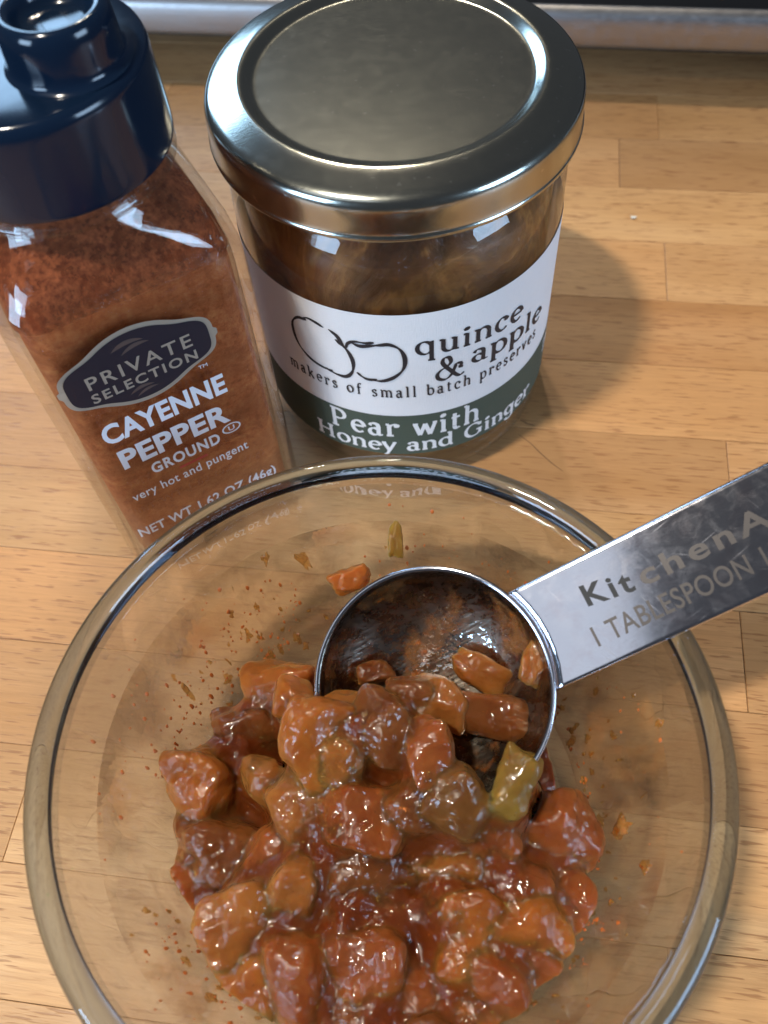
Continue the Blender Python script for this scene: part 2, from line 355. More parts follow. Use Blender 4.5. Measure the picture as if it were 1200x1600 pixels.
# ------------------------------------------------------------------ lettering
def pen_arc(cx, cy_, rx, ry, a0, a1, n=14):
    return [(cx+rx*math.cos(R(a0+(a1-a0)*i/n)), cy_+ry*math.sin(R(a0+(a1-a0)*i/n))) for i in range(n+1)]
A = pen_arc
def sf(x, y, l=.09, r=.09): return [(x-l, y), (x+r, y)]
def bez(*pts, n=16):
    """Catmull-Rom through points"""
    P = [np.array(p) for p in pts]; P = [2*P[0]-P[1]] + P + [2*P[-1]-P[-2]]; out = []
    for i in range(1, len(P)-2):
        for k in range(n//2):
            t_ = k/(n//2); p0, p1, p2, p3 = P[i-1:i+3]
            out.append(tuple(.5*((2*p1)+(-p0+p2)*t_+(2*p0-5*p1+4*p2-p3)*t_**2+(-p0+3*p1-3*p2+p3)*t_**3)))
    out.append(tuple(P[-2])); return out
GLY = {
 'a': (.46, [bez((.07, .36), (.12, .44), (.2, .46), (.30, .42), (.33, .33), (.33, .2), (.33, .06), (.38, .015), (.45, .03)), A(.2, .135, .14, .135, 50, 310)]),
 'b': (.52, [[(.11, .72), (.11, .02)], A(.28, .23, .19, .23, 150, -150), sf(.11, .71, .10, 0)]),
 'c': (.45, [A(.25, .23, .19, .23, 48, 318), A(.37, .37, .03, .03, 0, 360, 8)]),
 'd': (.54, [[(.40, .72), (.40, 0)], A(.24, .23, .19, .23, 30, 330), sf(.40, .71, .10, 0), sf(.40, .015, 0, .1)]),
 'e': (.46, [[(.07, .25), (.42, .25)], A(.25, .23, .185, .23, 5, 315)]),
 'f': (.36, [[(.14, .56), (.14, 0)], A(.27, .56, .13, .16, 180, 50), sf(.14, .45, .1, .16), sf(.14, .015)]),
 'g': (.50, [A(.23, .25, .17, .21, 0, 360, 20), [(.41, .46), (.41, -.08)], A(.24, -.08, .17, .15, 0, -165), sf(.41, .45, 0, .09)]),
 'h': (.56, [[(.12, .72), (.12, 0)], A(.28, .30, .16, .16, 180, 0), [(.44, .30), (.44, 0)], sf(.12, .71, .1, 0), sf(.12, .015), sf(.44, .015)]),
 'i': (.26, [[(.13, .46), (.13, 0)], A(.12, .63, .035, .035, 0, 360, 8), sf(.13, .45, .1, 0), sf(.13, .015)]),
 'k': (.54, [[(.12, .72), (.12, 0)], [(.42, .45), (.15, .19)], [(.22, .27), (.46, .01)], sf(.12, .71, .1, 0), sf(.12, .015), sf(.42, .45, .08, .07), sf(.46, .015, .06, .08)]),
 'l': (.26, [[(.13, .72), (.13, 0)], sf(.13, .71, .1, 0), sf(.13, .015)]),
 'm': (.84, [[(.12, .46), (.12, 0)], A(.27, .31, .15, .15, 180, 0), [(.42, .31), (.42, 0)], A(.57, .31, .15, .15, 180, 0), [(.72, .31), (.72, 0)], sf(.12, .45, .1, 0), sf(.12, .015), sf(.42, .015), sf(.72, .015)]),
 'n': (.56, [[(.12, .46), (.12, 0)], A(.28, .30, .16, .16, 180, 0), [(.44, .30), (.44, 0)], sf(.12, .45, .1, 0), sf(.12, .015), sf(.44, .015)]),
 'o': (.52, [A(.26, .23, .2, .23, 0, 360, 22)]),
 'p': (.54, [[(.12, .46), (.12, -.24)], A(.29, .23, .19, .23, 150, -150), sf(.12, .45, .1, 0), sf(.12, -.235)]),
 'q': (.54, [[(.42, .46), (.42, -.24)], A(.25, .23, .19, .23, 30, 330), sf(.42, .45, 0, .06), sf(.42, -.235)]),
 'r': (.40, [[(.12, .46), (.12, 0)], A(.27, .29, .15, .16, 180, 60), A(.345, .40, .03, .03, 0, 360, 8), sf(.12, .45, .1, 0), sf(.12, .015, .09, .12)]),
 's': (.40, [bez((.33, .37), (.27, .44), (.18, .46), (.09, .40), (.1, .31), (.19, .25), (.30, .19), (.33, .1), (.26, .02), (.16, 0), (.06, .08))]),
 't': (.34, [[(.14, .60), (.14, .12)], A(.23, .11, .09, .11, 180, 320), sf(.14, .45, .1, .16)]),
 'u': (.56, [[(.12, .46), (.12, .16)], A(.27, .16, .15, .16, 180, 350), [(.43, .46), (.43, 0)], sf(.12, .45, .1, 0), sf(.43, .45, .1, 0), sf(.43, .015, 0, .1)]),
 'v': (.48, [[(.05, .46), (.23, .01)], [(.23, .01), (.42, .46)], sf(.05, .45, .06, .09), sf(.42, .45, .07, .06)]),
 'w': (.70, [[(.05, .46), (.20, .01)], [(.20, .01), (.35, .44)], [(.35, .44), (.50, .01)], [(.50, .01), (.65, .46)], sf(.05, .45, .06, .09), sf(.65, .45, .07, .06)]),
 'y': (.48, [[(.05, .46), (.24, .01)], [(.43, .46), (.24, .01), (.16, -.18), (.06, -.22)], sf(.05, .45, .06, .09), sf(.43, .45, .07, .06)]),
 'P': (.60, [[(.14, .70), (.14, 0)], [(.14, .685), (.28, .685)] + A(.28, .505, .22, .18, 90, -90)[1:] + [(.14, .325)], sf(.14, .69, .1, .05), sf(.14, .015, .1, .12)]),
 'H': (.78, [[(.16, .70), (.16, 0)], [(.60, .70), (.60, 0)], [(.16, .36), (.60, .36)], sf(.16, .69, .11, .11), sf(.16, .015, .11, .11), sf(.60, .69, .11, .11), sf(.60, .015, .11, .11)]),
 'G': (.76, [A(.38, .35, .30, .35, 48, 318), [(.62, .32), (.62, .06)], sf(.62, .32, .14, .08), [(.6, .68), (.6, .52)]]),
 '&': (.86, [bez((.78, .40), (.62, .42), (.56, .30), (.46, .10), (.30, .0), (.12, .06), (.08, .20), (.18, .32), (.34, .40), (.45, .52), (.40, .67), (.27, .68), (.22, .56), (.30, .42), (.44, .26), (.60, .08), (.72, .02), (.84, .08)),
             bez((.78, .40), (.72, .30), (.80, .28))]),
 ' ': (.28, []),
}
def pen_text(s, track=0.0, thin=.040, thick=.105, nib=20):
    """broad-nib serif lettering: list of (left, right) outline strips in em units, plus advance"""
    nv = (math.cos(R(nib)), math.sin(R(nib))); strips = []; x = 0
    for ch in s:
        adv, strokes = GLY[ch]
        for st in strokes:
            n = len(st); L = []
            if n == 2:
                k = max(2, int(math.hypot(st[1][0]-st[0][0], st[1][1]-st[0][1])/.12)); st = [(st[0][0]+(st[1][0]-st[0][0])*i/k, st[0][1]+(st[1][1]-st[0][1])*i/k) for i in range(k+1)]; n = k+1
            for i, p in enumerate(st):
                q, r = st[min(i+1, n-1)], st[max(i-1, 0)]
                if i in (0, n-1) and math.hypot(st[0][0]-st[-1][0], st[0][1]-st[-1][1]) < 1e-6: q, r = st[1], st[-2]
                dx, dy = q[0]-r[0], q[1]-r[1]; l = math.hypot(dx, dy) or 1; dx, dy = dx/l, dy/l
                w = (thin+(thick-thin)*abs(dx*nv[1]-dy*nv[0]))*.5
                L.append(((p[0]+x-dy*w, p[1]+dx*w), (p[0]+x+dy*w, p[1]-dx*w)))
            strips.append(L)
        x += adv + track
    return strips, x-track
def strips_mesh(name, strips, mapf, mat, parent, dz=.000012):
    vs, fs = [], []
    for k, L in enumerate(strips):
        b = len(vs)
        for i, (a, c) in enumerate(L):
            vs += [mapf(a[0], a[1], (k % 9)*dz), mapf(c[0], c[1], (k % 9)*dz)]
            if i: fs.append((b+2*i-2, b+2*i-1, b+2*i+1, b+2*i))
    return mesh(name, vs, fs, mat, parent, smooth=False)
def font_text(s, off=0.0, spacing=1.0, shear=0):
    cu = bpy.data.curves.new('lettering', 'FONT'); cu.body = s; cu.size = 1; cu.offset = off; cu.space_character = spacing; cu.shear = shear; cu.resolution_u = 4
    o = bpy.data.objects.new('lettering', cu); COL.objects.link(o)
    dg = bpy.context.evaluated_depsgraph_get(); me = o.evaluated_get(dg).to_mesh()
    v = np.array([q.co[:2] for q in me.vertices]); f = [tuple(p.vertices) for p in me.polygons]
    o.evaluated_get(dg).to_mesh_clear(); bpy.data.objects.remove(o); bpy.data.curves.remove(cu)
    v -= [v[:, 0].min(), 0]; return v, f
def fit_text(name, s, u0, u1, z0, h, mapf, mat, parent, off=0.0, spacing=1.0, caps=True, slope=0, lift=0):
    """sets the string between u0 and u1, baseline z0, capital (or x-) height h"""
    v, f = font_text(s, off, spacing)
    ch = v[:, 1].max() if caps else np.percentile(v[:, 1], 70)
    if caps:
        ref, _ = font_text('E', off); ch = ref[:, 1].max()
    w = v[:, 0].max(); X = u0 + v[:, 0]/w*(u1-u0); Z = z0 + v[:, 1]/ch*h + (X-u0)*slope
    return mesh(name, [mapf(a, b, lift) for a, b in zip(X, Z)], f, mat, parent, smooth=False)

# ------------------------------------------------------------------ jar of preserves
JX, JY = .0099, .1571
jar = thing('preserve_jar', 'round glass jar with silver lid and white and green paper label', 'jar', (JX, JY, 0))
outer = smooth_prof([(0, .0022), (.026, .0020), (.0285, .0004), (.0315, .0004), (.0340, .0022), (.0347, .0065), (.0347, .03), (.0347, .0640), (.0345, .0690), (.0333, .0718), (.0321, .0736), (.0320, .0748), (.0336, .0756), (.0336, .0763), (.0320, .0772), (.0318, .0790), (.0318, .0835)], 2)
inner = smooth_prof([(.0298, .0835), (.0298, .0740), (.0318, .0700), (.0325, .0650), (.0325, .03), (.0325, .0085), (.0300, .0055), (.0, .0050)], 2)
mesh('glass_body', *lathe(outer+inner), GL_JAR, jar)
lidp = smooth_prof([(0, .0858), (.0250, .0858), (.0264, .0858), (.0272, .0864), (.0284, .0872), (.0296, .0871), (.0325, .0862), (.0344, .0856), (.0354, .0849), (.0359, .0838), (.0360, .0825), (.0360, .0790), (.0361, .0782), (.0364, .0778), (.0362, .0770), (.0354, .0770), (.0354, .0800), (.0351, .0836), (.0, .0848)], 2)
lid = mesh('lid', *lathe(lidp, 160), M_LID, jar)
# jam clinging inside
def residue_mat():
    t = NT('jam_residue'); o = t.obj()
    n = t.noise(t.map(o, (1, 1, .6)), 62, 5, .6, 1.4); n2 = t.noise(o, 240, 4, .6, .6)
    c = t.ramp(n, [(.34, (.055, .022, .010)), (.47, (.19, .078, .030)), (.55, (.58, .26, .080)), (.62, (.24, .095, .033))])
    c = t.mix(t.ramp(n2, [(.4, .5), (.65, 0)]), c, (.10, .04, .016))
    bs = t.bsdf(Base_Color=c, Roughness=.14, Subsurface_Weight=.6, Subsurface_Radius=(1, .4, .15), Subsurface_Scale=.002, Normal=t.bump(n, .7, .003), Specular_IOR_Level=.6)
    tr = t.add('BsdfTransparent', Color=(.66, .40, .20)).outputs[0]
    return t.done(t.shmix(t.ramp(n, [(.40, .85), (.70, .55)]), tr, bs))
mesh('jam_residue', *lathe(smooth_prof([(.0, .0062), (.029, .0064), (.0318, .0090), (.0322, .03), (.0322, .0640), (.0312, .0700), (.0293, .0740), (.0293, .0800)], 2), 96), residue_mat(), jar)
def jar_map(r):
    return lambda u, z, d=0.0: ((r+d)*math.sin(u/r), -(r+d)*math.cos(u/r), z)
def label_mat(name, col):
    t = NT(name); o = t.obj()
    g = t.noise(t.map(o, (700, 700, 4200)), 1, 2); g2 = t.noise(t.map(o, (3600, 3600, 500)), 1, 2)
    h = t.math('ADD', g, g2)
    return t.done(t.bsdf(Base_Color=t.mix(t.ramp(h, [(.75, .10), (1.2, 0)]), col, tuple(x*.8 for x in col)), Roughness=.62, Normal=t.bump(h, .25, .0002), Specular_IOR_Level=.3))
PAPER = label_mat('white_paper', (.76, .75, .75)); GREEN = label_mat('green_ink_paper', (.060, .082, .062))
INK = simple('black_ink', (.018, .016, .020), .6); WINK = simple('white_print', (.74, .74, .74), .6)
def band(z0, z1, r, a0, a1, n=120, m=2):
    vs, fs = [], []
    for i in range(n+1):
        a = R(a0+(a1-a0)*i/n)
        for k in range(m+1):
            vs.append((r*math.sin(a), -r*math.cos(a), z0+(z1-z0)*k/m))
        if i:
            for k in range(m): b = (i-1)*(m+1)+k; fs.append((b, b+m+1, b+m+2, b+1))
    return vs, fs
LR = .03482
plabel = mesh('paper_label', *band(.0115, .0578, LR, -125, 128), PAPER, jar)
gband = mesh('green_band', *band(.0115, .0262, LR+.00004, -125, 128), GREEN, plabel)
def jar_line(s, u0, u1, z0, em, mat, track=0, thin=.04, thick=.105, slope=0, name='lettering', r=.00008):
    strips, w = pen_text(s, track, thin, thick); k = (u1-u0)/w; mp = jar_map(LR+r)
    return strips_mesh(name, strips, lambda x, y, d: mp(u0+x*k, z0+y*em+x*k*slope, d), mat, plabel)
jar_line('quince', -.0004, .0252, .0462, .0080, INK, .06, .036, .12, -.045)
jar_line('apple', .0118, .0338, .0396, .0080, INK, .05, .036, .12, -.09)
jar_line('&', .0036, .0104, .0370, .0100, INK, 0, .035, .12)
jar_line('makers of small batch preserves', -.0312, .0322, .0329, .0049, INK, .20, .05, .125)
jar_line('Pear with', -.0212, .0147, .0188, .0094, WINK, .075, .05, .135, r=.00012)
jar_line('Honey and Ginger', -.0258, .0322, .0131, .0068, WINK, .035, .055, .135, r=.00012)
# fruit outlines drawn with one brush line each
def brush(pts, w0=.00042, seed=0):
    c = bez(*pts, n=20); n = len(c); L = []
    for i, p in enumerate(c):
        q, r = c[min(i+1, n-1)], c[max(i-1, 0)]; dx, dy = q[0]-r[0], q[1]-r[1]; l = math.hypot(dx, dy) or 1
        w = w0*(.45+.55*abs(math.sin(i*.13+seed)))*(.5+.5*min(1, i/4, (n-1-i)/4))
        L.append(((p[0]-dy/l*w, p[1]+dx/l*w), (p[0]+dy/l*w, p[1]-dx/l*w)))
    return L
mm = lambda *p: [(a/1000, b/1000) for a, b in p]
fr = [brush(mm((-23.4, 51.6), (-25.8, 51.0), (-27.6, 48.6), (-27.7, 45), (-26.6, 41.8), (-24.0, 39.4), (-20.8, 38.4), (-18.6, 38.5)), seed=1),
      brush(mm((-24.6, 51.2), (-23.2, 52.3), (-21.2, 52.1), (-19.3, 51.4)), .0004, 2),
      brush(mm((-18.2, 51.4), (-16.4, 50.0), (-15.4, 47.7), (-14.2, 45.8), (-13.5, 43.0), (-13.9, 40.0), (-15.4, 37.9), (-17.6, 37.7), (-20.4, 38.6)), .0005, 0),
      brush(mm((-16.9, 48.9), (-15.2, 47.3)), .0004, 1), brush(mm((-14.8, 46.7), (-14.2, 48.6), (-12.6, 49.6), (-10.4, 49.6), (-8.6, 50.0)), .0004, 3),
      brush(mm((-13.2, 49.0), (-11.5, 48.5), (-9.2, 49.0), (-7.3, 49.4), (-5.4, 49.6), (-3.4, 48.2), (-2.5, 45.4), (-2.9, 42.2), (-4.8, 39.7), (-7.2, 38.3), (-9.3, 38.2)), .0005, 0),
      brush(mm((-12.9, 40.1), (-11.6, 38.8), (-10.2, 38.3), (-8.6, 38.7)), .0004, 2)]
mp_ = jar_map(LR+.00008)
strips_mesh('fruit_drawing', fr, lambda x, y, d: mp_(x, y, d), INK, plabel)
# small pale printing at the label's right side
sp = []
for row in range(3):
    x = .0392 + row*.0001
    while x < .0445:
        w = random.uniform(.0003, .0007); sp.append([((x, .0243-row*.0017), (x, .0234-row*.0017)), ((x+w, .0243-row*.0017), (x+w, .0234-row*.0017))]); x += w+.00025
strips_mesh('small_print', sp, lambda x, y, d: jar_map(LR+.00012)(x, y, d), WINK, plabel)

# ------------------------------------------------------------------ spice bottle
BX, BY, BYAW = -.0471, .1318, R(24.8)
bot = thing('spice_bottle', 'square clear bottle of ground cayenne pepper with navy flip cap', 'spice bottle', (BX, BY, 0), BYAW)
def rsq(w, r, z, n=10):
    out = []
    for k, (sx, sy) in enumerate(((1, 1), (-1, 1), (-1, -1), (1, -1))):
        for i in range(n+1):
            a = k*math.pi/2 + i/n*math.pi/2; out.append((sx*(w-r)+r*math.cos(a), sy*(w-r)+r*math.sin(a), z))
    return out
WB = .0220
def brings(off=0, zlist=None):
    prof = [(.0200, .0040, .0002), (.0214, .0052, .0008), (WB, .0058, .003), (WB, .0058, .03), (WB, .0058, .055), (WB, .0058, .0735), (.0219, .0064, .0775), (.0213, .0082, .0815), (.0200, .0115, .0855), (.0187, .0150, .0885), (.0178, .0178, .0908), (.0172, .0172, .0925), (.0172, .0172, .0965)]
    return prof
ro = [rsq(w, min(r, w-1e-5), z) for w, r, z in brings()]
T = .0019
ri = [rsq(max(.001, w-T), min(max(r-T*.6, .001), w-T-1e-5), max(z, .0025)+(.0 if z > .004 else .0008)) for w, r, z in brings()][::-1]
vs, fs = loft(ro+ri, (True, True))
mesh('glass_body', vs, fs, GL_BOT, bot)
# powder: an inner fill, uneven, thinning out on the shoulder
pr = []
P2 = .0027
for w, r, z in brings()[:8]:
    ring = rsq(w-P2, min(max(r-P2*.6, .0012), w-P2-1e-5), max(z, .0034), 10)
    pr.append(ring)
zt = pr[-1][0][2]                                       # heaped, uneven top surface
for kk, (sc_, up) in enumerate(((.96, .0010), (.86, .0021), (.66, .0032), (.4, .0039), (.15, .0042))):
    pr.append([(x*sc_, y*sc_, zt+up+.0012*noise.noise(Vector((x*220, y*220, kk*.5)))) for x, y, _ in pr[7]])
pv, pf = loft(pr, (True, True))
mesh('cayenne_powder', pv, pf, POWDER, bot)
# spice dust clinging to the inside of the shoulder
t = NT('spice_dust'); o_ = t.obj()
dn = t.noise(o_, 170, 5, .7); c_ = t.ramp(t.noise(o_, 900, 3, .7), [(.35, (.15, .035, .014)), (.65, (.40, .11, .04))])
DUST = t.done(t.shmix(t.ramp(dn, [(.30, .30), (.62, .92)]), t.add('BsdfTransparent', Color=(.9, .72, .6)).outputs[0], t.bsdf(Base_Color=c_, Roughness=.9, Specular_IOR_Level=.1)))
dr_ = [rsq(w-.0021, min(max(r-.0012, .0012), w-.0021-1e-5), z) for w, r, z in brings()[6:]]
mesh('spice_dust', *loft(dr_), DUST, bot)
# neck ring
mesh('neck_ring', *lathe(smooth_prof([(.0172, .0915), (.0188, .0918), (.0193, .0928), (.0188, .0938), (.0172, .0942)], 2), 96), GL_BOT, bot)
capp = smooth_prof([(.0184, .0955), (.0193, .0953), (.0195, .0958), (.0194, .100), (.0192, .1085), (.0191, .1098), (.0186, .1108), (.0176, .1112), (.0130, .1114), (.0, .1114)], 2)
cap = mesh('cap', *lathe(capp, 128), CAP, bot)
# flip lid: a raised drum set off centre on the deck, its top scooped out for the thumb
drum = smooth_prof([(.0112, .1112), (.0104, .1116), (.0099, .1124), (.0098, .1150), (.0096, .1176), (.0090, .1189), (.0081, .1193), (.0071, .1190), (.0066, .1184), (.0060, .1172), (.0050, .1165), (.0030, .1162), (.0, .1161)], 2)
fl = mesh('flip_lid', *lathe([(r*.86, z) for r, z in drum], 112), CAP, cap); fl.location = (.0058, -.0068, 0)
tv, tf = box(-.0017, .0017, -.0016, .0036, .1156, .1164)
mesh('thumb_tab', tv, tf, CAP, cap, smooth=False).location = (.0058, -.0066, 0)
# printing on the front face
def bot_map(u, z, d=0.0):
    f = WB-.0058; r = .0058; d += .00012
    if abs(u) <= f: return (u, -WB-d, z)
    a = (abs(u)-f)/r; s = 1 if u > 0 else -1
    return (s*(f+(r+d)*math.sin(a)), -f-(r+d)*math.cos(a), z)
LBLUE = simple('white_bottle_print', (.70, .73, .80), .5); TAUPE = simple('taupe_print', (.36, .31, .25), .45, .15); NAVY = simple('navy_print', (.010, .010, .022), .5); BROWNP = simple('brown_leaf_print', (.085, .06, .055), .5); REDP = simple('red_print', (.42, .035, .03), .5)
def badge(scale_out):
    pts = []
    hw = .0148; n = 160
    for i in range(n):
        a = 2*math.pi*i/n; c, s = math.cos(a), math.sin(a)
        r1 = 1/math.sqrt((c/.0100)**2+(s/.0083)**2)         # central oval
        r2 = 1/((abs(c)/.0136)**4+(abs(s)/.0054)**4)**.25    # side lobes
        r = (r1**9+r2**9)**(1/9)
        pts.append(((r+scale_out)*c*1.0, (r+scale_out)*s))
    if scale_out > .0006:
        for i, p in enumerate(pts):
            if abs(p[1]) < .0008 and abs(p[0]) > .012: pts[i] = (p[0]*1.04, p[1])
    return pts
def fan(pts, cu, cz, mapf, lift):
    vs = [mapf(cu, cz, lift)] ; n = len(pts); fs = []; rings = 10
    for k in range(1, rings+1):
        for p in pts: vs.append(mapf(cu+p[0]*k/rings, cz+p[1]*k/rings, lift))
    for i in range(n):
        j = (i+1) % n; fs.append((0, 1+i, 1+j))
        for k in range(rings-1): fs.append((1+k*n+i, 1+(k+1)*n+i, 1+(k+1)*n+j, 1+k*n+j))
    return vs, fs
BC = (-.0034, .0648)
bd = mesh('badge', *fan(badge(.0010), *BC, bot_map, .00002), TAUPE, bot, smooth=False)
mesh('badge_field', *fan(badge(.0), *BC, bot_map, .00012), NAVY, bd, smooth=False)
def leaf(cu, cz, l, h, tilt):
    top = [(l*(i/10-.5), h*math.sin(math.pi*i/10)**.8) for i in range(11)]; botm = [(l*(i/10-.5), h*.25*math.sin(math.pi*i/10)) for i in range(10, -1, -1)]
    c, s = math.cos(tilt), math.sin(tilt); return [(x*c-y*s, x*s+y*c) for x, y in top+botm[1:-1]]
for cu, cz, l, h, tl in ((-.0042, .0702, .0062, .0014, .05), (-.0030, .0690, .0056, .0012, .15), (-.0046, .0589, .0050, .0011, .1), (-.0038, .0579, .0045, .0009, .2)):
    p = leaf(cu, cz, l, h, tl); m = mesh('leaf_print', [bot_map(cu+x, cz+y, .00016) for x, y in p], [tuple(range(len(p)))], BROWNP, bd, smooth=False)
fit_text('lettering', 'PRIVATE', -.0133, .0068, .0639, .0031, bot_map, TAUPE, bd, .012, 1.25, lift=.00018)
fit_text('lettering', 'SELECTION', -.0136, .0070, .0604, .0023, bot_map, TAUPE, bd, .022, 1.25, lift=.00018)
fit_text('lettering', 'TM', .0064, .0082, .0572, .0009, bot_map, LBLUE, bot, .0)
fit_text('lettering', 'CAYENNE', -.0152, .0104, .0484, .0053, bot_map, LBLUE, bot, .034, 1.04)
fit_text('lettering', 'PEPPER', -.0143, .0092, .0398, .0056, bot_map, LBLUE, bot, .034, 1.04)
fit_text('lettering', 'GROUND', -.0095, .0058, .0345, .0032, bot_map, LBLUE, bot, .030, 1.15)
fit_text('lettering', 'very hot and pungent', -.0156, .0110, .0286, .0027, bot_map, LBLUE, bot, .008, 1.08)
fit_text('lettering', 'NET WT 1.62 OZ (46g)', -.0180, .0155, .0156, .0031, bot_map, LBLUE, bot, .018, 1.05)
mesh('red_rule', [bot_map(u, z) for u, z in ((-.0042, .0322), (.0022, .0322), (.0022, .0329), (-.0042, .0329))], [(0, 1, 2, 3)], REDP, bot, smooth=False)
ring = [[((.0088+.0021*math.cos(R(a)), .0373+.0015*math.sin(R(a))), (.0088+.00175*math.cos(R(a)), .0373+.00118*math.sin(R(a)))) for a in range(0, 361, 12)]]
strips_mesh('kosher_mark', ring, lambda x, y, d: bot_map(x, y, d), LBLUE, bot)
fit_text('lettering', 'U', .0081, .0095, .0366, .0014, bot_map, LBLUE, bot, .02)

# ------------------------------------------------------------------ glass bowl
CX, CY = -.0049, .0416
bowl = thing('glass_bowl', 'small clear glass bowl with a thick rounded rim holding brown jam', 'bowl', (CX, CY, 0))
wo = smooth_prof([(.0, .0016), (.0270, .0016), (.0290, .0002), (.0325, .0002), (.0350, .0020), (.0376, .0080), (.0408, .0180), (.0447, .0300), (.0480, .0395), (.0502, .0450), (.0512, .0484)], 2)
wi = smooth_prof([(.0492, .0484), (.0482, .0450), (.0456, .0395), (.0422, .0300), (.0383, .0185), (.0352, .0092), (.0325, .0058), (.0285, .0048), (.0, .0046)], 2)
mesh('wall', *lathe(wo+wi, 160), GL_BOWL, bowl)
ringp = [(.0516+.0020*math.cos(a), .0502+.0021*math.sin(a)) for a in np.linspace(0, 2*math.pi, 33)[:-1]]
ringp = [(min(max(r, .0493), .0536), max(z, .04845)) for r, z in ringp]
mesh('rim', *lathe(ringp, 192, True), GL_RIM, bowl)
def inner_r(z):
    p = sorted([(z_, r_) for r_, z_ in wi[:-1]]); return float(np.interp(z, [a for a, b in p], [b for a, b in p]))

# ------------------------------------------------------------------ measuring spoon
sa, st, sr = R(13.3), R(20.7), R(19.8)
su = Vector((math.cos(st)*math.cos(sa), math.cos(st)*math.sin(sa), math.sin(st))); v0 = Vector((-math.sin(sa), math.cos(sa), 0)); n0 = su.cross(v0)
sv = v0*math.cos(sr)+n0*math.sin(sr); sn = su.cross(sv)
spoon = thing('measuring_spoon', 'stainless steel measuring spoon resting in the glass bowl, its handle over the rim', 'measuring spoon')
SM = Matrix((su, sv, sn)).transposed().to_4x4(); SM.translation = (.00489, .05262, .04212); SM = SM @ Matrix.Scale(.978, 4); spoon.matrix_world = SM
RS, DS = .0209, .0150
op, ip = [], []
for i in range(25):
    a = i/24*math.pi/2
    op.append(((RS)*math.sin(a)**.92, -DS*math.cos(a)**.95)); ip.append(((RS-.0007)*math.sin(a)**.92, -(DS-.0007)*math.cos(a)**.95))
op = op + [(RS+.0001, .00045), (RS-.0003, .0006)]; ip[-1] = (RS-.0007, .0003)
mesh('spoon_bowl', *lathe(op+[(RS-.0007, .0003)], 128), M_SPOON, spoon)
M_INNER = metal_mat('dark_reflecting_steel', (.22, .195, .165), .24, .25, .20, (260, 1500, 700), .45)  # dark reflections put into the inner steel's colour, along with syrup stain
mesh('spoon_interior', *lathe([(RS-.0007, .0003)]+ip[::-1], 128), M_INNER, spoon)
def handle():
    top, n = [], 24
    us = np.linspace(0, 1, 40)
    outline = []
    w0, w1, L = .0090, .0094, .085
    vs, fs = [], []
    KS = [-1, -.985, -.965, -.95, -.9, -.6, -.3, 0, .3, .6, .9, .95, .965, .985, 1]; nv = len(KS)
    for i, s in enumerate(us):
        for j in range(nv):
            k = KS[j]
            hw = w0+(w1-w0)*s
            v = k*hw
            ustart = math.sqrt(max(0, (RS+.0002)**2-v*v))
            u = ustart+(L-ustart)*s
            e = max(0, abs(k)-.95)/.05
            z = .0005 - .0006*e**2 + .0007*math.exp(-((u-ustart)/.0022)**2)*0 
            vs.append((u, v, z))
        if i:
            for j in range(nv-1): b = (i-1)*nv+j; fs.append((b, b+nv, b+nv+1, b+1))
    m = len(vs)
    for (a, b, c) in list(vs): vs.append((a, b*.995, c-.0011))
    fs += [tuple(m+x for x in f[::-1]) for f in list(fs)]
    for i in range(len(us)-1):
        a, b = i*nv, (i+1)*nv; fs += [(a, m+a, m+b, b), (a+nv-1, b+nv-1, m+b+nv-1, m+a+nv-1)]
    e = (len(us)-1)*nv
    for j in range(nv-1): fs += [(j, j+1, m+j+1, m+j), (e+j, m+e+j, m+e+j+1, e+j+1)]
    return vs, fs
hd = mesh('handle', *handle(), M_SPOON, spoon)
ETCH = simple('black_etching', (.012, .012, .013), .6, 0)
ETCH2 = simple('faint_grey_stamping', (.075, .07, .07), .40, 1)  # paler copy of the etching: fading in the reflection and wear set in colour
hmap = lambda u, v, d=0.0: (u, v, .00056+d)
fit_text('lettering', 'Kit', .0300, .0381, .0012, .0035, hmap, ETCH, hd, .028, 1.25, slope=-.12)
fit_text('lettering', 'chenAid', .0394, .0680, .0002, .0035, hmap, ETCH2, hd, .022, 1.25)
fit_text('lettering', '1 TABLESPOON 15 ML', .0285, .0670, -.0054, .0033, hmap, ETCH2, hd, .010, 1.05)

# ------------------------------------------------------------------ jam: pear chunks (each its own), syrup between them
def ico(sub=4):
    import bmesh
    bm = bmesh.new(); bmesh.ops.create_icosphere(bm, subdivisions=sub, radius=1)
    v = np.array([q.co[:] for q in bm.verts]); f = [tuple(x.index for x in q.verts) for q in bm.faces]; bm.free(); return v, f
IV, IF = ico(5); IV4, IF4 = ico(4)
def chunk_geo(seed, sharp=9, hi=True, rough=.05):
    r = np.random.default_rng(seed); V, F = (IV, IF) if hi else (IV4, IF4)
    k = 9
    n = r.normal(size=(k, 3)); n /= np.linalg.norm(n, axis=1)[:, None]
    n = np.vstack([n, [[1, .1, 0], [-1, -.15, 0], [.1, 1, 0], [-.1, -1, .1], [0, .1, 1], [0, 0, -1]]]); n /= np.linalg.norm(n, axis=1)[:, None]
    d = np.concatenate([r.uniform(.78, 1.12, k), r.uniform(.82, 1.0, 6)])
    q = np.maximum(V@n.T, 1e-3)/d
    rad = 1/((q**sharp).sum(1))**(1/sharp)
    P = V*rad[:, None]
    off = Vector((seed*3.7 % 50, seed*1.3 % 50, 0))
    dis = np.array([noise.noise(Vector(p)*1.5+off)*1.5 + noise.noise(Vector(p)*3.6+off)*.65 + noise.noise(Vector(p)*9.0+off)*.22 for p in P])
    return P*(1+dis*rough*1.7)[:, None], F
chunk_meshes = []
